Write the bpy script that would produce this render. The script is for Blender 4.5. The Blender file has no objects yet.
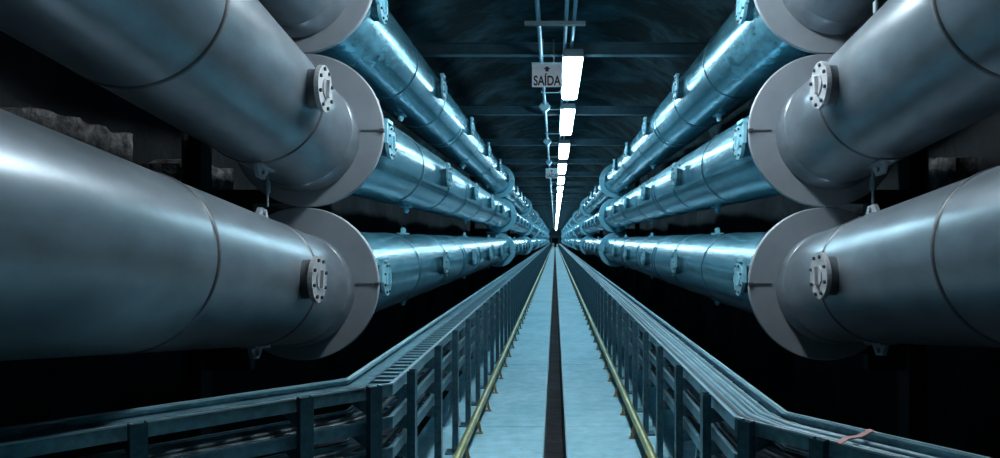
import bpy, math, random
from mathutils import Vector, Matrix, noise
random.seed(7)
SC = bpy.context.scene
COL = SC.collection
EYE = 1.6
LEN = 165.0            # length of the gallery

# ------------------------------------------------------------------ materials
def mat(name, c1, c2=None, rough=.5, metal=0.0, scale=4.0, bump=0.0, stretch=(1, 1, 1), rough2=None, detail=6.0,
        lo=.35, hi=.65, bump_scale=None, spec=.5, fine=None, fine_amt=.25):
    m = bpy.data.materials.new(name); m.use_nodes = True
    nt = m.node_tree; N = nt.nodes; L = nt.links
    b = N['Principled BSDF']
    b.inputs['Base Color'].default_value = (*c1, 1); b.inputs['Roughness'].default_value = rough
    b.inputs['Metallic'].default_value = metal; b.inputs['Specular IOR Level'].default_value = spec
    tc = N.new('ShaderNodeTexCoord'); mp = N.new('ShaderNodeMapping'); mp.inputs['Scale'].default_value = stretch
    L.new(tc.outputs['Object'], mp.inputs['Vector'])
    if c2 is not None:
        n = N.new('ShaderNodeTexNoise'); n.inputs['Scale'].default_value = scale; n.inputs['Detail'].default_value = detail
        n.inputs['Roughness'].default_value = .62
        L.new(mp.outputs['Vector'], n.inputs['Vector'])
        r = N.new('ShaderNodeValToRGB'); r.color_ramp.elements[0].position = lo; r.color_ramp.elements[1].position = hi
        r.color_ramp.elements[0].color = (*c1, 1); r.color_ramp.elements[1].color = (*c2, 1)
        L.new(n.outputs['Fac'], r.inputs['Fac'])
        out = r.outputs['Color']
        if fine:
            n3 = N.new('ShaderNodeTexNoise'); n3.inputs['Scale'].default_value = fine; n3.inputs['Detail'].default_value = 4
            L.new(mp.outputs['Vector'], n3.inputs['Vector'])
            mr0 = N.new('ShaderNodeMapRange'); mr0.inputs['From Min'].default_value = .3; mr0.inputs['From Max'].default_value = .7
            mr0.inputs['To Min'].default_value = 1 - fine_amt; mr0.inputs['To Max'].default_value = 1 + fine_amt
            L.new(n3.outputs['Fac'], mr0.inputs['Value'])
            mx = N.new('ShaderNodeMix'); mx.data_type = 'RGBA'; mx.blend_type = 'MULTIPLY'; mx.inputs[0].default_value = 1
            L.new(out, mx.inputs[6]); L.new(mr0.outputs['Result'], mx.inputs[7]); out = mx.outputs[2]
        L.new(out, b.inputs['Base Color'])
        if rough2 is not None:
            mr = N.new('ShaderNodeMapRange'); mr.inputs['From Min'].default_value = lo; mr.inputs['From Max'].default_value = hi
            mr.inputs['To Min'].default_value = rough; mr.inputs['To Max'].default_value = rough2
            L.new(n.outputs['Fac'], mr.inputs['Value']); L.new(mr.outputs['Result'], b.inputs['Roughness'])
    if bump:
        n2 = N.new('ShaderNodeTexNoise'); n2.inputs['Scale'].default_value = bump_scale or scale * 3; n2.inputs['Detail'].default_value = 8
        L.new(mp.outputs['Vector'], n2.inputs['Vector'])
        bp = N.new('ShaderNodeBump'); bp.inputs['Strength'].default_value = bump; bp.inputs['Distance'].default_value = .05
        L.new(n2.outputs['Fac'], bp.inputs['Height']); L.new(bp.outputs['Normal'], b.inputs['Normal'])
    return m

def emit(name, c, s):
    m = bpy.data.materials.new(name); m.use_nodes = True
    b = m.node_tree.nodes['Principled BSDF']
    b.inputs['Base Color'].default_value = (.8, .8, .8, 1)
    b.inputs['Emission Color'].default_value = (*c, 1); b.inputs['Emission Strength'].default_value = s
    return m

M = {}
M['pipe_gray'] = mat('grey_pipe_paint', (.15, .19, .225), (.225, .27, .305), rough=.28, rough2=.335, metal=.55, scale=1.3, stretch=(1, .45, 1), fine=9, fine_amt=.18, lo=.2, hi=.8)
M['ring_gray'] = mat('grey_ring_paint', (.225, .26, .295), (.275, .31, .345), rough=.5, metal=.1, scale=3, bump=.03)
M['pipe_blue'] = mat('blue_pipe_paint', (.065, .25, .34), (.16, .41, .51), rough=.18, rough2=.26, metal=.6, scale=2.4, bump=.06, bump_scale=4, stretch=(1, .5, 1), fine=14, fine_amt=.35, lo=.25, hi=.75)
M['ring_blue'] = mat('blue_ring_paint', (.22, .54, .66), (.30, .62, .73), rough=.42, metal=.2, scale=3, bump=.05)
M['weld_gray'] = mat('grey_weld_band', (.05, .06, .07), (.10, .11, .125), rough=.45, metal=.3, scale=8)
M['weld_blue'] = mat('blue_weld_band', (.015, .07, .10), (.04, .14, .19), rough=.4, metal=.4, scale=8)
M['neck_gray'] = mat('dark_grey_neck', (.055, .065, .075), (.09, .10, .115), rough=.5, metal=.2, scale=8)
M['neck_blue'] = mat('dark_blue_neck', (.02, .085, .12), (.04, .13, .17), rough=.5, metal=.2, scale=8)
M['plate_gray'] = mat('grey_cover_plate', (.30, .32, .345), (.40, .42, .445), rough=.45, metal=.15, scale=10)
M['plate_blue'] = mat('blue_cover_plate', (.16, .42, .53), (.28, .55, .65), rough=.4, metal=.2, scale=10)
M['bolt'] = mat('dark_bolt_steel', (.03, .035, .04), (.06, .065, .07), rough=.45, metal=.6, scale=20)
M['concrete'] = mat('blue_grey_concrete', (.155, .355, .445), (.22, .44, .535), rough=.75, rough2=.6, scale=1.3, bump=.12, bump_scale=30, fine=9, fine_amt=.13, lo=.3, hi=.7)
M['trench'] = mat('dark_trench_concrete', (.001, .014, .022), (.004, .026, .038), rough=.95, scale=5, spec=.05)
M['ground'] = mat('dark_rock_ground', (.010, .010, .012), (.025, .026, .03), rough=.95, scale=2, bump=.5, spec=.15)
M['rock'] = mat('dark_rock', (.004, .014, .019), (.065, .14, .17), rough=.85, scale=1.1, bump=1.0, bump_scale=2.5, spec=.3, detail=9, lo=.45, hi=.78)
M['wall'] = mat('dark_wall_rock', (.010, .012, .014), (.030, .036, .042), rough=.95, scale=.8, bump=.8, bump_scale=4, spec=.15, detail=9)
M['lit_rock'] = mat('grey_lit_rock', (.03, .03, .033), (.15, .15, .155), rough=.95, scale=9, bump=.9, bump_scale=18, spec=.2)  # paler grey in place of light reaching the rock wall
M['post'] = mat('slate_blue_post_steel', (.022, .075, .105), (.05, .12, .155), rough=.42, metal=.5, scale=7, fine=40)
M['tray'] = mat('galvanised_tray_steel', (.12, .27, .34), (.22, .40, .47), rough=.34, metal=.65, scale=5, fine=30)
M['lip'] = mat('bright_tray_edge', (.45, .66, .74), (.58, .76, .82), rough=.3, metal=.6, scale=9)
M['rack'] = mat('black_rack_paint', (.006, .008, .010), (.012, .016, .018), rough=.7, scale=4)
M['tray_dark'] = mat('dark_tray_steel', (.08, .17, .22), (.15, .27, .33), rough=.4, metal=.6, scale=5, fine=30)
M['rail'] = mat('olive_yellow_rail_paint', (.19, .21, .075), (.30, .31, .13), rough=.32, metal=.25, scale=5, fine=30)
M['rail_foot'] = mat('rusty_bracket_paint', (.15, .11, .05), (.24, .19, .09), rough=.55, metal=.2, scale=9)
M['beam'] = mat('dark_blue_beam_steel', (.025, .07, .095), (.05, .11, .14), rough=.45, metal=.5, scale=3)
M['conduit'] = mat('galvanised_conduit', (.24, .44, .53), (.36, .55, .63), rough=.35, metal=.5, scale=6)
M['strut'] = mat('grey_strut_steel', (.10, .15, .18), (.15, .21, .24), rough=.5, metal=.4, scale=6)
M['housing'] = mat('lamp_housing', (.16, .24, .28), (.22, .30, .34), rough=.5, metal=.2, scale=6)
M['cable'] = mat('grey_blue_cable', (.10, .22, .28), (.16, .30, .37), rough=.45, scale=6)
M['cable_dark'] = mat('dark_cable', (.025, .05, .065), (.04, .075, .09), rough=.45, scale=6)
M['sign'] = mat('lilac_grey_sign_board', (.74, .72, .80), (.82, .80, .86), rough=.6, scale=8)
M['ink'] = mat('black_sign_lettering', (.008, .008, .01), rough=.6)
M['strap'] = mat('faded_red_strap', (.34, .18, .17), (.45, .27, .26), rough=.8, scale=20)
M['black'] = mat('black_opening', (.004, .004, .005), rough=.9)
M['bulkhead'] = mat('pale_blue_bulkhead', (.05, .11, .14), (.12, .22, .26), rough=.8, scale=1.2)
M['cabinet'] = mat('pale_cabinet_paint', (.5, .6, .64), (.6, .7, .74), rough=.5, scale=3)
M['lamp_blue'] = emit('cool_lamp_diffuser', (.54, .86, 1.0), 40.0)
M['lamp_white'] = emit('neutral_lamp_diffuser', (.86, .955, 1.0), 78.0)

# ------------------------------------------------------------------ mesh helpers
class MB:
    def __init__(s): s.v = []; s.f = []; s.smooth = []
    def add(s, vs, fs, smooth=False):
        o = len(s.v); s.v += [tuple(v) for v in vs]
        for f in fs: s.f.append([i + o for i in f]); s.smooth.append(smooth)
    def box(s, x0, x1, y0, y1, z0, z1, mtx=None):
        vs = [Vector((x, y, z)) for x in (x0, x1) for y in (y0, y1) for z in (z0, z1)]
        if mtx: vs = [mtx @ v for v in vs]
        s.add(vs, [(0, 1, 3, 2), (4, 6, 7, 5), (0, 4, 5, 1), (2, 3, 7, 6), (0, 2, 6, 4), (1, 5, 7, 3)])
    def prof(s, pts, axis='y', a=0., b=1., mtx=None):
        """closed 2D outline pushed along an axis"""
        n = len(pts); vs = []
        for t in (a, b):
            for p in pts:
                v = {'y': (p[0], t, p[1]), 'x': (t, p[0], p[1]), 'z': (p[0], p[1], t)}[axis]
                vs.append(mtx @ Vector(v) if mtx else Vector(v))
        fs = [(i, (i + 1) % n, n + (i + 1) % n, n + i) for i in range(n)] + [tuple(range(n))[::-1], tuple(range(n, 2 * n))]
        s.add(vs, fs)
    def cyl(s, c, d, length, r, n=16, r2=None, smooth=True, cap=True):
        d = Vector(d).normalized(); q = d.to_track_quat('Z', 'Y'); c = Vector(c); r2 = r if r2 is None else r2
        vs = []
        for k, rr in ((0, r), (length, r2)):
            for i in range(n):
                a = 2 * math.pi * i / n
                vs.append(c + q @ Vector((rr * math.cos(a), rr * math.sin(a), k)))
        s.add(vs, [(i, (i + 1) % n, n + (i + 1) % n, n + i) for i in range(n)], smooth)
        if cap: s.add(vs, [tuple(range(n))[::-1], tuple(range(n, 2 * n))])
    def lathe_y(s, prof, n=72, smooth=True, closed=False):
        """profile of (y, r) turned about the local Y axis"""
        vs = []; m = len(prof)
        for (y, r) in prof:
            for i in range(n):
                a = 2 * math.pi * i / n
                vs.append((r * math.cos(a), y, r * math.sin(a)))
        fs = []
        for k in range(m if closed else m - 1):
            k2 = (k + 1) % m
            for i in range(n):
                j = (i + 1) % n
                fs.append((k * n + i, k * n + j, k2 * n + j, k2 * n + i))
        s.add(vs, fs, smooth)
    def tube(s, pts, r, n=8):
        pts = [Vector(p) for p in pts]; vs = []
        for k, p in enumerate(pts):
            t = (pts[min(k + 1, len(pts) - 1)] - pts[max(k - 1, 0)]).normalized()
            q = t.to_track_quat('Z', 'Y')
            vs += [p + q @ Vector((r * math.cos(2 * math.pi * i / n), r * math.sin(2 * math.pi * i / n), 0)) for i in range(n)]
        fs = []
        for k in range(len(pts) - 1):
            for i in range(n):
                j = (i + 1) % n; fs.append((k * n + i, k * n + j, (k + 1) * n + j, (k + 1) * n + i))
        s.add(vs, fs, True)
        m = (len(pts) - 1) * n
        s.add(vs, [tuple(range(n))[::-1], tuple(range(m, m + n))])
    def mesh(s, name, m):
        me = bpy.data.meshes.new(name); me.from_pydata(s.v, [], s.f)
        me.polygons.foreach_set('use_smooth', s.smooth); me.materials.append(m)
        import bmesh
        bm = bmesh.new(); bm.from_mesh(me); bmesh.ops.recalc_face_normals(bm, faces=bm.faces); bm.to_mesh(me); bm.free()
        me.update(); return me
    def build(s, name, m, parent=None, loc=None, bevel=0):
        o = bpy.data.objects.new(name, s.mesh(name, m)); COL.objects.link(o)
        if parent: o.parent = parent
        if loc: o.location = loc
        if bevel:
            bv = o.modifiers.new('bevel', 'BEVEL'); bv.width = bevel; bv.segments = 2; bv.limit_method = 'ANGLE'
        return o

def put(name, me, parent=None, loc=(0, 0, 0)):
    o = bpy.data.objects.new(name, me); COL.objects.link(o); o.parent = parent; o.location = loc; return o
def empty(name, loc=(0, 0, 0)):
    o = bpy.data.objects.new(name, None); COL.objects.link(o); o.location = loc; o.empty_display_size = .1; return o
def tag(o, label, cat, group=None, kind=None):
    o['label'] = label; o['category'] = cat
    if group: o['group'] = group
    if kind: o['kind'] = kind
    return o
def struct(o): o['kind'] = 'structure'; return o
ORD = ['first', 'second', 'third', 'fourth', 'fifth', 'sixth', 'seventh', 'eighth', 'ninth', 'tenth', 'eleventh', 'twelfth',
       'thirteenth', 'fourteenth', 'fifteenth', 'sixteenth']

# ------------------------------------------------------------------ setting: floor, walls, vault
def build_setting():
    for nm, x0, x1 in (('floor', -1.12, -.088), ('floor', .085, 1.12)):
        m = MB(); step = 3.0; y = -3.0
        while y < LEN - 6:                                         # cast slabs with thin open joints
            y1 = min(y + step, LEN - 5)
            m.box(x0, x1, y + .004, y1 - .004, -.55, 0); y = y1
        struct(m.build(nm, M['concrete'], bevel=.006))
    m = MB(); m.box(-.09, .09, -3, LEN - 5, -.5, -.42); struct(m.build('floor_trench', M['trench']))
    for k, x in enumerate((-.094, .085)):                          # steel nosing along each lip of the trench
        m = MB(); m.box(x, x + .009, -3, LEN - 5, -.1, .004); struct(m.build('trim_%d' % (k + 1), M['strut']))
    # rock ground under the pipes
    m = MB(); nx, ny = 14, 150; vs = []
    for j in range(ny + 1):
        y = -9.9 + (LEN + 9.9) * (j / ny) ** 1.6
        for i in range(nx + 1):
            x = -3.6 + 7.2 * i / nx
            vs.append((x, y, -.34 + .10 * noise.noise(Vector((x * 1.7, y * 1.3, 3)))))
    m.add(vs, [(j * (nx + 1) + i, j * (nx + 1) + i + 1, (j + 1) * (nx + 1) + i + 1, (j + 1) * (nx + 1) + i) for j in range(ny) for i in range(nx)], True)
    struct(m.build('floor_rock', M['ground']))
    ys = []; y = -9.9
    while y < LEN: ys.append(y); y += .28 if y < 26 else (.9 if y < 70 else 3)
    ys.append(LEN)
    def rock(x, y, z, amp):
        v = Vector((x * .55, y * .55, z * .55))
        return amp * (noise.noise(v) + .5 * noise.noise(v * 2.3) + .28 * noise.noise(v * 5.1))
    for side, sx in (('left', -1), ('right', 1)):
        m = MB(); vs = []; nz = 14
        for y in ys:
            for i in range(nz + 1):
                z = -.5 + 4.0 * i / nz
                vs.append((sx * (3.25 + rock(sx * 3, y, z, .22)), y, z))
        m.add(vs, [(j * (nz + 1) + i, j * (nz + 1) + i + 1, (j + 1) * (nz + 1) + i + 1, (j + 1) * (nz + 1) + i) for j in range(len(ys) - 1) for i in range(nz)], True)
        struct(m.build('wall_' + side, M['wall']))
    m = MB(); vs = []; na = 34
    for y in ys:
        for i in range(na + 1):
            a = math.pi * i / na
            x, z = 3.35 * math.cos(a), 3.35 + 2.25 * math.sin(a)
            r = 1 + rock(x, y, z, .075); vs.append((x * r, y, 3.35 + (z - 3.35) * r))
    m.add(vs, [(j * (na + 1) + i, j * (na + 1) + i + 1, (j + 1) * (na + 1) + i + 1, (j + 1) * (na + 1) + i) for j in range(len(ys) - 1) for i in range(na)], True)
    struct(m.build('ceiling', M['rock']))
    # far and near bulkheads
    m = MB(); m.box(-4, -.7, LEN - .6, LEN - .2, -.5, 6); m.box(.7, 4, LEN - .6, LEN - .2, -.5, 6); m.box(-.7, .7, LEN - .6, LEN - .2, 2.1, 6)
    struct(m.build('wall_far', M['bulkhead']))
    m = MB(); m.box(-.7, .7, LEN - .3, LEN - .25, -.3, 2.1); struct(m.build('door_1', M['black']))
    m = MB(); m.box(-4, 4, -9.9, -9.8, -.5, 6); struct(m.build('wall_near', M['wall']))
    # paler slabs for the lit parts of the rock wall, light put into colour
    def patch(name, x, y0, y1, z0, z1, seed):
        m = MB(); ny, nz = 22, 8; vs = []
        for back in (0, 1):
            for j in range(ny + 1):
                for i in range(nz + 1):
                    t, u = j / ny, i / nz
                    top = z1 + .05 * noise.noise(Vector((t * 7, seed, 1))) - .10 * max(0, .3 - t)
                    z = z0 + (top - z0) * u
                    y = y0 + (y1 - y0) * t
                    b = .05 * noise.noise(Vector((y * 7, z * 9, seed)))
                    vs.append((x + (math.copysign(.5, x) if back else -math.copysign(b, x)), y, z))
        w = nz + 1; n0 = (ny + 1) * w
        fs = [(j * w + i, j * w + i + 1, (j + 1) * w + i + 1, (j + 1) * w + i) for j in range(ny) for i in range(nz)]
        fs += [tuple(n0 + q for q in f) for f in fs]
        for j in range(ny):
            for e in (0, nz): fs.append((j * w + e, (j + 1) * w + e, n0 + (j + 1) * w + e, n0 + j * w + e))
        for i in range(nz):
            for e in (0, ny): fs.append((e * w + i, e * w + i + 1, n0 + e * w + i + 1, n0 + e * w + i))
        m.add(vs, fs); struct(m.build(name, M['lit_rock']))
    patch('wall_left_shotcrete', -2.95, 3.75, 4.88, 2.0, 2.33, 1.5)
    patch('wall_left_shotcrete', -2.95, 5.5, 6.4, 2.0, 2.235, 4.2)
    patch('wall_right_shotcrete', 2.98, 5.2, 5.95, 1.9, 2.24, 8.1)
build_setting()

# ------------------------------------------------------------------ pipes
PR, RR = .385, .545                     # barrel and ring radius
R1, PITCH = 5.0, 17.2                   # first ring, ring spacing
TILT = math.radians(7.3)
PIPES = [('left', 'top', -1, -1.83, 3.472), ('left', 'middle', -1, -1.765, 2.38), ('left', 'bottom', -1, -1.80, 1.288),
         ('right', 'top', 1, 1.945, 3.472), ('right', 'middle', 1, 1.925, 2.38), ('right', 'bottom', 1, 1.925, 1.288)]
def ring_mesh(m):
    b = MB(); b.lathe_y([(-.02, PR - .08), (-.02, RR - .006), (-.014, RR), (.014, RR), (.02, RR - .006), (.02, PR - .08)], 96, False, True)
    return b.mesh('ring', m)
def band_mesh(m, w=.016, h=.006):
    b = MB(); b.lathe_y([(-w, PR - .004), (-w * .6, PR + h), (w * .6, PR + h), (w, PR - .004)], 72, True); return b.mesh('weld_band', m)
def collar_mesh(m):
    b = MB(); b.lathe_y([(-.16, PR - .004), (-.15, PR + .006), (-.05, PR + .009), (-.02, PR + .02), (0, PR + .02)], 72, True); return b.mesh('collar', m)
def neck_mesh(m, sx):                   # stub pointing at the aisle (-sx)
    b = MB(); b.cyl((-sx * (PR - .05), 0, 0), (-sx, 0, 0), .10, .112, 28); return b.mesh('nozzle_neck', m)
def plate_mesh(m, sx):
    b = MB(); b.cyl((-sx * (PR + .048), 0, 0), (-sx, 0, 0), .026, .134, 28, smooth=False)
    b.cyl((-sx * (PR + .073), 0, 0), (-sx, 0, 0), .008, .06, 20, smooth=False)
    b.box(*sorted((-sx * (PR + .079), -sx * (PR + .10))), -.012, .012, -.05, .05)
    return b.mesh('cover_plate', m)
def bolt_mesh(m, sx):
    b = MB(); b.cyl((-sx * (PR + .04), 0, 0), (-sx, 0, 0), .046, .011, 6, smooth=False)
    return b.mesh('bolt', m)
def hinge_mesh(m, sx):
    b = MB(); x = -sx * (PR + .06)
    b.box(x - .012, x + .012, -.17, -.125, -.02, .15); b.box(x - .02, x + .02, -.175, .0, .14, .165); b.box(x - .008, x + .008, -.02, 0, .1, .15)
    return b.mesh('hinge_arm', m)
def lug_mesh(m, up):
    b = MB(); s = 1 if up else -1
    b.prof([(-.11, s * (PR - .02)), (.11, s * (PR - .02)), (.045, s * (PR + .075)), (-.045, s * (PR + .075))], 'x', -.012, .012)
    b.box(-.05, .05, -.11, .11, *sorted((s * (PR - .03), s * (PR + .012))))
    b.cyl((-.03, 0, s * (PR + .045)), (1, 0, 0), .06, .016, 10)
    return b.mesh('lifting_lug', m)
def seam_mesh(m, sx):
    b = MB(); x0, x1 = sorted((-sx * (PR + .0), -sx * (RR + .004)))
    b.box(x0, x1, -.027, .0, -.005, .005); b.box(x0, x0 + .03, -.034, 0, -.012, .012) if sx > 0 else b.box(x1 - .03, x1, -.034, 0, -.012, .012)
    return b.mesh('ring_joint', m)
def rod_mesh(m, length):
    b = MB(); b.cyl((0, 0, 0), (0, 0, -1), length, .009, 8); b.cyl((0, 0, -length * .35), (0, 0, -1), length * .3, .02, 8)
    return b.mesh('hanger_rod', m)
PM = {}
for key in ('gray', 'blue'):
    PM['ring', key] = ring_mesh(M['ring_' + key]); PM['band', key] = band_mesh(M['weld_' + key]); PM['collar', key] = collar_mesh(M['pipe_' + key])
    PM['lug', key, 1] = lug_mesh(M['ring_' + key], True); PM['lug', key, 0] = lug_mesh(M['ring_' + key], False)
    for sx in (-1, 1):
        PM['neck', key, sx] = neck_mesh(M['neck_' + key], sx); PM['plate', key, sx] = plate_mesh(M['plate_' + key], sx)
        PM['bolt', key, sx] = bolt_mesh(M['bolt'], sx); PM['hinge', key, sx] = hinge_mesh(M['plate_' + key], sx)
        PM['seam', key, sx] = seam_mesh(M['weld_' + key], sx)
b = MB(); b.lathe_y([(-6.6, PR), (-3, PR), (0, PR)], 96, True); PM['barrel', 'gray'] = b.mesh('barrel', M['pipe_gray'])
b = MB(); b.lathe_y([(-PITCH + .0, PR), (-PITCH / 2, PR), (0, PR)], 96, True); PM['barrel', 'blue'] = b.mesh('barrel', M['pipe_blue'])
PM['rod'] = rod_mesh(M['strut'], .24)

def nozzle(root, key, sx, y, detail, A):
    n = put('nozzle', PM['neck', key, sx], root); n.matrix_local = A @ Matrix.Translation((0, y, 0))
    put('cover_plate', PM['plate', key, sx], n)
    if detail:
        for k in range(8):
            a = 2 * math.pi * (k + .5) / 8; put('bolt', PM['bolt', key, sx], n, (0, .112 * math.cos(a), .112 * math.sin(a)))
        if key == 'blue': put('hinge_arm', PM['hinge', key, sx], n)
def section(k, side, row, sx, X, Z):
    """pipe length that ends at ring k; its ring faces the camera"""
    key = 'gray' if k == 0 else 'blue'
    root = empty('penstock_pipe', (X, R1 + PITCH * k, Z))
    A = Matrix.Identity(4)
    if k == 0:                                 # the nearest length climbs towards the camera from its ring
        yaw, off = (-14 / 700, (-.03, 0, -.04)) if sx < 0 else (5 / 700, (.05, 0, -.02))
        A = Matrix.Translation(off) @ Matrix.Rotation(-math.atan(yaw), 4, 'Z') @ Matrix.Rotation(-TILT, 4, 'X')
    def piece(nm, me, y): o = put(nm, me, root); o.matrix_local = A @ Matrix.Translation((0, y, 0)); return o
    piece('barrel', PM['barrel', key], 0); ring = put('support_ring', PM['ring', key], root)
    if k == 0:
        label = 'grey %s pipe on the %s, nearest length, ending in a flat grey ring' % (row, side)
        nz, sm = [-1.0], [-.8, -2.1, -4.2]
    else:
        label = 'blue %s pipe on the %s, %s length beyond the grey one' % (row, side, ORD[k - 1])
        nz, sm = [.62 - PITCH, 3.72 - PITCH, 6.75 - PITCH, 9.75 - PITCH, 12.8 - PITCH, -.88], \
                 [2.35 - PITCH, 4.2 - PITCH, 5.9 - PITCH, 6.15 - PITCH, 8.3 - PITCH, 11.2 - PITCH, 11.45 - PITCH, 14.2 - PITCH, -.52]
    tag(root, label, 'pipe', 'pipe lengths of the %s stack' % side)
    if k < 5:
        piece('collar', PM['collar', key], 0)
        put('ring_joint', PM['seam', key, sx], ring)
        for y in sm: piece('weld_band', PM['band', key], y)
        for y in nz: nozzle(root, key, sx, y, k < 2, A)
    else:
        for y in nz[::2]: nozzle(root, key, sx, y, False, A)
    if k < 3:
        for y in ([-.72] if k == 0 else [3.3 - PITCH, 8.9 - PITCH, 14 - PITCH, -.62]):
            piece('lifting_lug', PM['lug', key, 1], y); piece('lifting_lug', PM['lug', key, 0], y)
    if k == 0 and row != 'bottom':
        r = put('hanger_rod', PM['rod'], root); r.location = (A @ Vector((0, -.62, -PR + .01)))
    return root
for k in range(10):
    for p in PIPES: section(k, *p)

# steel racks on the wall side that carry the rings
def rack(k, side, sx):
    y = R1 + PITCH * k + .12
    root = empty('pipe_rack', (sx * 2.62, y, -.4))
    m = MB(); m.box(-.07, -.05, -.08, .08, 0, 4.4); m.box(.05, .07, -.08, .08, 0, 4.4); m.box(-.05, .05, -.01, .01, 0, 4.4); m.build('column', M['rack'], root)
    for (sd, row, s, X, Z) in PIPES:
        if s != sx: continue
        m = MB(); x1 = X - sx * .0 - sx * 2.62
        zc = Z + .4 - PR
        m.box(*sorted((0, x1)), -.05, .05, zc - .13, zc - .03); m.box(*sorted((0, x1 * .5)), -.04, .04, zc - .25, zc - .13)
        m.box(x1 - .12, x1 + .12, -.05, .05, zc - .04, zc + .045)
        m.build('saddle_arm', M['rack'], root)
    tag(root, 'dark steel rack behind the %s pipe stack at the %s ring' % (side, ORD[k]), 'rack', 'pipe racks on the %s' % side)
for k in range(5):
    rack(k, 'left', -1); rack(k, 'right', 1)

# ------------------------------------------------------------------ cable trays beside the walkway
SIDE = {'left': dict(sx=-1, x=.75, yc=3.36, u2=(-.735, -.678), top=.905, L=3.2),
        'right': dict(sx=1, x=.75, yc=3.04, u2=(.60, -.80), top=.825, L=2.6)}
def path(side, d):
    s = SIDE[side]; sx = s['sx']; n1 = Vector((sx, 0)); u2 = Vector(s['u2']).normalized()
    n2 = Vector((-u2.y * sx, u2.x * sx)) * 1.0
    if n2.x * sx < 0: n2 = -n2
    c = Vector((sx * s['x'], s['yc'])) + (n1 + n2) * d / (1 + n1.dot(n2))
    return [Vector((sx * (s['x'] + d), LEN - 4)), Vector((sx * (s['x'] + d), 40)), c, c + u2 * s['L']], u2, n2
def along(side, t):
    """point and frame at distance t from the bend (negative: on the bent arm)"""
    s = SIDE[side]; u2 = Vector(s['u2']).normalized(); c = Vector((s['sx'] * s['x'], s['yc']))
    if t >= 0: return c + Vector((0, t)), Vector((0, 1)), Vector((s['sx'], 0))
    n2 = path(side, 0)[2]
    return c - u2 * t, -u2, n2
def sweep(mb, side, d0, d1, z0, z1):
    a = path(side, d0)[0]; b = path(side, d1)[0]; vs = []
    for p, q in zip(a, b): vs += [(p.x, p.y, z0), (q.x, q.y, z0), (q.x, q.y, z1), (p.x, p.y, z1)]
    n = len(a); fs = [(4 * k + i, 4 * k + (i + 1) % 4, 4 * k + 4 + (i + 1) % 4, 4 * k + 4 + i) for k in range(n - 1) for i in range(4)]
    fs += [(0, 1, 2, 3), tuple(range(4 * n - 4, 4 * n))]
    mb.add(vs, fs)
def frame_at(side, t, z):
    p, u, n = along(side, t)
    return Matrix(((n.x, u.x, 0, p.x), (n.y, u.y, 0, p.y), (0, 0, 1, z), (0, 0, 0, 1)))
D0, D1 = .035, .285
TIER = [0, .16, .31]
TNAME = ['top', 'middle', 'lowest']
for side in ('left', 'right'):
    for ti, dz in enumerate(TIER):
        z = SIDE[side]['top'] - dz; root = empty('cable_tray', (0, 0, 0))
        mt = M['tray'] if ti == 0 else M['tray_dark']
        for d, nm in ((D0, 'inner'), (D1, 'outer')):
            m = MB(); o = -1 if d == D0 else 1
            sweep(m, side, d - .003, d + .003, z - .055, z); sweep(m, side, min(d, d - o * .022), max(d, d - o * .022), z - .006, z); sweep(m, side, min(d, d - o * .022), max(d, d - o * .022), z - .055, z - .05)
            m.build('side_rail', mt, root)
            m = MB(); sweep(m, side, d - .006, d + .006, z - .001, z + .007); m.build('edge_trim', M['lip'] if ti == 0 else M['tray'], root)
        t = -SIDE[side]['L'] + .1; step = .11 if (side == 'left' and ti == 0) else .25
        w = .024 if step < .2 else .018; rest = MB(); one = MB(); one.box(D0, D1, -w, w, -.052, -.04); me = one.mesh('rung', mt); n = 0
        while t < 70:
            if not -.16 < t < .02:
                F = frame_at(side, t, z)
                if n < 99: put('rung', me, root).matrix_local = F
                else: rest.box(D0, D1, -w, w, -.052, -.04, F)
                n += 1
            t += step if t < 40 else step * 2
        o = rest.build('rungs', mt, root); o['kind'] = 'stuff'
        if side == 'left' and ti == 0:
            m = MB(); sweep(m, side, D1 - .085, D1 - .004, z - .036, z - .026); m.build('edge_strip', M['tray'], root)
        tag(root, '%s of the three ladder cable trays on the %s of the walkway%s' % (TNAME[ti], side, ', bare slats showing' if (side == 'left' and ti == 0) else ''), 'cable tray')
        # cables lying in the tray
        nc = {('left', 0): 0, ('left', 1): 3, ('left', 2): 2, ('right', 0): 9, ('right', 1): 4, ('right', 2): 3}[side, ti]
        for c in range(nc):
            d = D0 + .03 + (D1 - D0 - .06) * (c + .5) / nc; r = random.choice((.008, .010, .0125)) if ti == 0 else .014
            pts0, u2, n2 = path(side, d); pts = []
            for y in [LEN - 5, 110, 70, 45, 30, 22, 16, 12, 10, 8, 7, 6, 5.3, 4.6, 4.0]:
                pts.append((pts0[0].x + random.uniform(-.003, .003), y, z - .04 + r))
            cn = pts0[2]
            pts.append((cn.x - 0, cn.y + .12, z - .04 + r)); pts.append((cn.x + u2.x * .12, cn.y + u2.y * .12, z - .04 + r))
            for q in (.6, 1.2, 1.9, SIDE[side]['L'] - .1):
                w = random.uniform(-.012, .012); pts.append((cn.x + u2.x * q + n2.x * w, cn.y + u2.y * q + n2.y * w, z - .04 + r))
            mb = MB(); mb.tube(pts, r, 8)
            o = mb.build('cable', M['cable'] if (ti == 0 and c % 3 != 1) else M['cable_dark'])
            tag(o, '%s cable from the aisle in the %s tray on the %s' % (ORD[c], TNAME[ti], side), 'cable', 'cables in the %s %s tray' % (side, TNAME[ti]))

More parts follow.
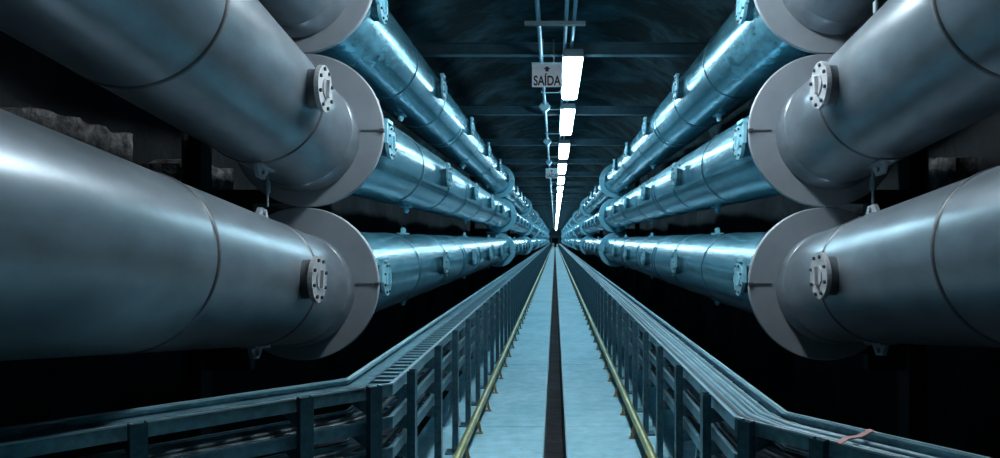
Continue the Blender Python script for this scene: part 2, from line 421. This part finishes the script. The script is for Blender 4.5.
# ---- posts: slotted channel uprights with cantilever arms
def post_meshes(side):
    top = SIDE[side]['top']; h = top + .012
    m = MB()
    m.prof([(-.022, -.03), (.02, -.03), (.02, -.025), (-.017, -.025), (-.017, .025), (.02, .025), (.02, .03), (-.022, .03)], 'z', 0, h)
    up = m.mesh('upright', M['post'])
    m = MB(); m.box(-.07, .07, -.06, .06, 0, .012); bp = m.mesh('base_plate', M['post'])
    arms = []
    for dz in TIER:
        z = top - dz - .056; m = MB()
        m.prof([(-.02, z - .075), (.02, z - .075), (D1 + .01, z - .03), (D1 + .01, z), (-.02, z)], 'y', -.018, .018)
        arms.append(m.mesh('bracket_arm', M['tray_dark']))
    m = MB(); m.prof([(-.022, -.03), (.02, -.03), (.02, -.025), (-.017, -.025), (-.017, .025), (.02, .025), (.02, .03), (-.022, .03)], 'z', 0, h)
    for dz in TIER: m.box(-.02, D1, -.018, .018, top - dz - .106, top - dz - .056)
    return up, bp, arms, m.mesh('tray_post', M['post'])
for side in ('left', 'right'):
    up, bp, arms, whole = post_meshes(side)
    ts = ([-1.1, -.46, -.13, .31] if side == 'left' else [-.95, -.44, -.10, .44]) 
    ts = [(-2.2 if side == 'left' else -1.75)] + ts
    y0 = SIDE[side]['yc']
    t = (4.5 if side == 'left' else 4.24) - y0
    nbend = len(ts)
    while t < LEN - 5 - y0: ts.append(t); t += .77
    rest = MB()
    for i, t in enumerate(ts):
        F = frame_at(side, t, 0)
        if i < 24:
            o = empty('tray_post'); o.matrix_world = F
            put('upright', up, o); put('base_plate', bp, o)
            for a in arms: put('bracket_arm', a, o)
            if t < 0: lab = 'dark steel post on the splayed end of the %s trays, %s from its outer end' % (side, ORD[i])
            elif i < 16 + 2:
                k = sum(1 for q in ts[:i] if q >= 0)
                lab = 'slate blue steel post of the %s tray row, %s beyond the bend' % (side, ORD[k])
            else: lab = 'slate blue post in the middle distance of the %s tray row' % side
            tag(o, lab, 'post', 'posts along the %s trays' % side)
        elif i < 150:
            o = put('tray_post', whole); o.matrix_world = F
            tag(o, 'small far-off post in the closely packed part of the %s tray row' % side, 'post', 'far posts along the %s trays' % side)
        else:
            o0 = len(rest.v)
            rest.add([F @ v.co for v in whole.vertices], [tuple(p.vertices) for p in whole.polygons])
    o = rest.build('tray_posts', M['post']); tag(o, 'most distant run of tray posts at the far end on the %s' % side, 'post', None, 'stuff')

# slotted struts leaning between the trays and the floor
for side, t, d in (('left', 1.05, .16), ('right', 1.3, .12)):
    F = frame_at(side, t, 0); m = MB(); H = SIDE[side]['top'] - .1
    tilt = Matrix.Translation((d, 0, 0)) @ Matrix.Rotation(math.radians(5), 4, 'Y')
    m.box(-.02, -.016, -.02, .02, 0, H, tilt)
    zz = 0.0
    while zz < H - .03:
        m.box(-.016, .016, .016, .02, zz, zz + .018, tilt); zz += .034
    m.box(-.016, -.008, .016, .02, 0, H, tilt); m.box(.008, .016, .016, .02, 0, H, tilt)
    o = m.build('slotted_strut', M['tray']); o.matrix_world = F
    tag(o, 'slotted steel strut leaning up behind the %s tray posts' % side, 'strut')

# clamps sitting on the near left tray, strap on the near right tray
z = SIDE['left']['top'] - .23
for i, t in enumerate((-1.46, -1.40, -1.29, -1.24)):
    m = MB(); m.box(-.02, .02, -.012, .012, -.01, .05); m.cyl((0, 0, .05), (0, 0, 1), .035, .014, 10, .009); m.cyl((-.025, 0, .03), (1, 0, 0), .05, .006, 8)
    o = m.build('cable_clamp', M['strut']); o.matrix_world = frame_at('left', t, z) @ Matrix.Translation((D0 + .01, 0, .0))
    tag(o, '%s cable clamp from the left on the near left tray' % ORD[i], 'clamp', 'clamps on the near left tray')
m = MB(); pts = [(D0 - .02, -.012), (.1, .008), (.17, -.006), (D1 + .01, .012)]
for (a, b) in zip(pts[:-1], pts[1:]):
    m.add([(a[0], a[1] - .011, .004), (b[0], b[1] - .011, .004), (b[0], b[1] + .011, .006), (a[0], a[1] + .011, .006),
           (a[0], a[1] - .011, .009), (b[0], b[1] - .011, .009), (b[0], b[1] + .011, .011), (a[0], a[1] + .011, .011)],
          [(0, 1, 2, 3), (4, 5, 6, 7), (0, 1, 5, 4), (3, 2, 6, 7), (1, 2, 6, 5), (0, 3, 7, 4)])
o = m.build('strap', M['strap']); o.matrix_world = frame_at('right', -.50, SIDE['right']['top'] - .0)
tag(o, 'faded red strap laid across the near right cable tray', 'strap')

# ------------------------------------------------------------------ low guide rails on the walkway edges
def guide_rail(side, sx):
    root = empty('guide_rail', (sx * .655, 0, 0))
    m = MB(); m.cyl((0, -2.5, .14), (0, 1, 0), LEN - 3, .03, 16); m.build('rail_pipe', M['rail'], root)
    def foot(m, dy=0):
        i = -sx
        m.prof([(-.012 * i, .125), (.02 * i, .14), (.05 * i, .012), (.03 * i, .012)], 'y', dy - .006, dy + .006)
        m.box(*sorted((.005 * i, .06 * i)), dy - .02, dy + .02, 0, .012)
        m.box(*sorted((-.03 * i, .02 * i)), dy - .02, dy + .02, .095, .12)
    m = MB(); foot(m); me = m.mesh('bracket', M['rail_foot']); rest = MB()
    y = (2.75 if sx < 0 else 2.6); i = 0
    while y < LEN - 5:
        if i < 99: put('bracket', me, root, (0, y, 0))
        else: foot(rest, y)
        y += .76; i += 1
    o = rest.build('brackets', M['rail_foot'], root); o['kind'] = 'stuff'
    tag(root, 'olive yellow tubular guide rail along the %s edge of the walkway' % side, 'rail')
guide_rail('left', -1); guide_rail('right', 1)

# ------------------------------------------------------------------ overhead: beams, conduits, lamps, signs
HB = 2.5; BY, BP = 9.5, 4.5
def beam_mesh():
    m = MB(); w, h, t = .065, .17, .012
    m.prof([(-w, 0), (w, 0), (w, t), (t, t), (t, h - t), (w, h - t), (w, h), (-w, h), (-w, h - t), (-t, h - t), (-t, t), (-w, t)], 'x', -3.3, 3.3)
    return m.mesh('roof_beam', M['beam'])
bme = beam_mesh()
for k in range(34):
    o = put('roof_beam', bme, None, (0, BY + BP * k, EYE + HB))
    tag(o, 'dark steel roof beam, %s crossing from the camera' % ORD[k] if k < 12 else 'far-off dark steel roof beam beyond the twelfth crossing', 'beam', 'roof beams' if k < 12 else 'far roof beams')
CZ = EYE + HB - .027
for x, lab in ((-.185, 'galvanised conduit left of the ceiling lamps, carrying the exit signs'), (.125, 'left of the twin conduits above the ceiling lamps'), (.215, 'right of the twin conduits above the ceiling lamps')):
    m = MB(); m.cyl((x, 1.0, CZ), (0, 1, 0), LEN - 4, .026 if x < 0 else .022, 12)
    y = 3.4
    while y < 60:
        m.cyl((x, y, CZ), (0, 1, 0), .09, .035 if x < 0 else .03, 12); y += 3
    tag(m.build('conduit', M['conduit']), lab, 'conduit')
m = MB(); m.box(-.342, .342, -.03, .03, -.03, .012)
sm = m.mesh('strut_channel', M['strut'])
m = MB(); m.prof([(-.14, 0), (.18, 0), (.18, .035), (.165, .035), (.165, .01), (-.125, .01), (-.125, .035), (-.14, .035)], 'y', -.02, .02); sm2 = m.mesh('strut_channel', M['conduit'])
sy = [7.85] + [BY + BP * k + d for k in range(12) for d in (2.1, 3.6)]
for i, y in enumerate(sy):
    o = put('strut_channel', sm if i == 0 else sm2, None, (.0 if i == 0 else -.09, y, CZ - .036))
    tag(o, 'grey strut channel across the conduits nearest the camera' if i == 0 else ('short strut under the left conduit, %s beyond the exit sign' % ORD[i - 1] if i < 13 else 'far-off short strut under the left conduit'), 'strut', 'struts under the conduits' if i < 13 else 'far struts under the conduits')
# round junction boxes on the left conduit
m = MB(); m.cyl((0, -.06, -.05), (0, 1, 0), .12, .085, 20); m.cyl((.0, 0, -.12), (0, 0, -1), .05, .04, 12); m.box(-.1, .1, -.045, .045, -.07, -.03)
jm = m.mesh('junction_box', M['conduit'])
for i, k in enumerate((0, 1, 2, 3)):
    o = put('junction_box', jm, None, (-.185, BY + BP * k + 3.2, CZ - .005))
    tag(o, 'round junction box on the left conduit, %s from the camera' % ORD[i], 'junction box', 'junction boxes on the conduit')

LZ = EYE + 2.345
def lamp_meshes(dm, L_=2.8):
    m = MB(); L = L_
    m.prof([(-.138, .02), (.138, .02), (.1, .085), (-.1, .085)], 'y', 0, L); house = m.mesh('housing', M['housing'])
    m = MB(); m.prof([(-.10, -.055), (.10, -.055), (.12, -.03), (.116, .021), (-.116, .021), (-.12, -.03)], 'y', .03, L - .03); dif = m.mesh('diffuser', dm)
    m = MB()
    for x in (-.09, -.03, .03, .09): m.box(x - .008, x + .008, .02, .05, -.042, -.0)
    m.prof([(-.138, -.01), (.138, -.01), (.12, .085), (-.12, .085)], 'y', -.045, .012); clip = m.mesh('end_cap', M['housing'])
    m = MB()
    for y in (.4, L - .4): m.box(-.12, .0, y - .02, y + .02, .08, .125)
    hang = m.mesh('bracket', M['strut'])
    return house, dif, clip, hang
lb = lamp_meshes(M['lamp_blue']); lw = lamp_meshes(M['lamp_white']); l0 = lamp_meshes(M['lamp_blue'], 2.5)
def lamp(y, ms, label, grp, detail=True):
    o = empty('ceiling_lamp', (.235, y, LZ))
    put('housing', ms[0], o); put('diffuser', ms[1], o)
    if detail: put('end_cap', ms[2], o); put('bracket', ms[3], o)
    tag(o, label, 'lamp', grp); return o
for k in range(34):
    y = 12.5 + BP * (k - 1) if k else 8.95
    lamp(y, lb if k else l0, 'lit ceiling lamp, %s in the row from the camera' % ORD[k] if k < 10 else 'far-off lit ceiling lamp beyond the tenth in the row', 'ceiling lamps in the row' if k < 10 else 'far ceiling lamps', k < 12)
lamp(3.2, lw, 'neutral white ceiling lamp above the nearest pipe lengths', 'lamps behind the camera')


def exit_sign(y, label):
    o = empty('exit_sign', (-.098, y, EYE + 2.02))
    m = MB(); m.box(-.185, .185, 0, .02, -.14, .14); m.build('board', M['sign'], o, bevel=.004)
    m = MB(); m.box(-.19, .19, -.006, .03, .135, .16); m.build('frame', M['conduit'], o)
    m = MB(); m.cyl((-.05, .012, .15), (0, 0, 1), .3, .008, 8); m.cyl((.08, .012, .15), (0, 0, 1), .3, .008, 8); m.build('hanger', M['strut'], o)
    cu = bpy.data.curves.new('lettering', 'FONT'); cu.body = 'SA\u00cdDA'; cu.align_x = 'CENTER'; cu.size = .165; cu.extrude = .002; cu.offset = .004
    t = bpy.data.objects.new('tmp', cu); COL.objects.link(t)
    bpy.context.view_layer.update()
    me = bpy.data.meshes.new_from_object(t.evaluated_get(bpy.context.evaluated_depsgraph_get()))
    bpy.data.objects.remove(t); me.materials.clear(); me.materials.append(M['ink'])
    xs = [v.co.x for v in me.vertices]; w = max(xs) - min(xs); sc = .335 / w
    R = Matrix.Rotation(math.pi / 2, 4, 'X') @ Matrix.Diagonal((sc, 1.0, 1, 1)); me.transform(R)
    l = put('lettering', me, o, (0, -.003, -.118))
    m = MB(); m.prof([(0, .115), (.045, .08), (.02, .08), (.02, .05), (-.02, .05), (-.02, .08), (-.045, .08)], 'y', -.004, .0); m.build('arrow', M['ink'], o)
    tag(o, label, 'sign', 'exit signs over the walkway')
exit_sign(8.6, 'large near SAÍDA exit sign beside the first ceiling lamp')
exit_sign(21.3, 'small distant SAÍDA exit sign hanging further down the lamp row')

# things at the far end of the walkway
for i, (x, w, h, lab) in enumerate(((-.42, .5, 1.1, 'pale cabinet left of the far dark doorway'), (.5, .35, .9, 'pale cabinet right of the far dark doorway'))):
    o = empty('control_cabinet', (x, LEN - 4.2, -.2)); m = MB(); m.box(-w / 2, w / 2, 0, .4, 0, h); m.build('body', M['cabinet'], o, bevel=.01)
    m = MB(); m.box(-w / 2 + .03, w / 2 - .03, -.015, 0, .06, h - .06); d = m.build('door', M['cabinet'], o)
    tag(o, lab, 'cabinet')

# ------------------------------------------------------------------ camera, world, view
cam = bpy.data.cameras.new('camera'); co = bpy.data.objects.new('camera', cam); COL.objects.link(co)
co.location = (0, 0, EYE); co.rotation_euler = (math.pi / 2, 0, 0)
cam.sensor_width = 36; cam.lens = 700 / 1000 * 36; cam.shift_x = -.055; cam.shift_y = .011; cam.clip_start = .05; cam.clip_end = 400
SC.camera = co
w = bpy.data.worlds.new('world'); SC.world = w; w.use_nodes = True
w.node_tree.nodes['Background'].inputs[0].default_value = (.02, .03, .035, 1); w.node_tree.nodes['Background'].inputs[1].default_value = .05
vs = SC.view_settings; vs.view_transform = 'Standard'; vs.look = 'None'; vs.gamma = 1; vs.use_curve_mapping = False; vs.exposure = 0
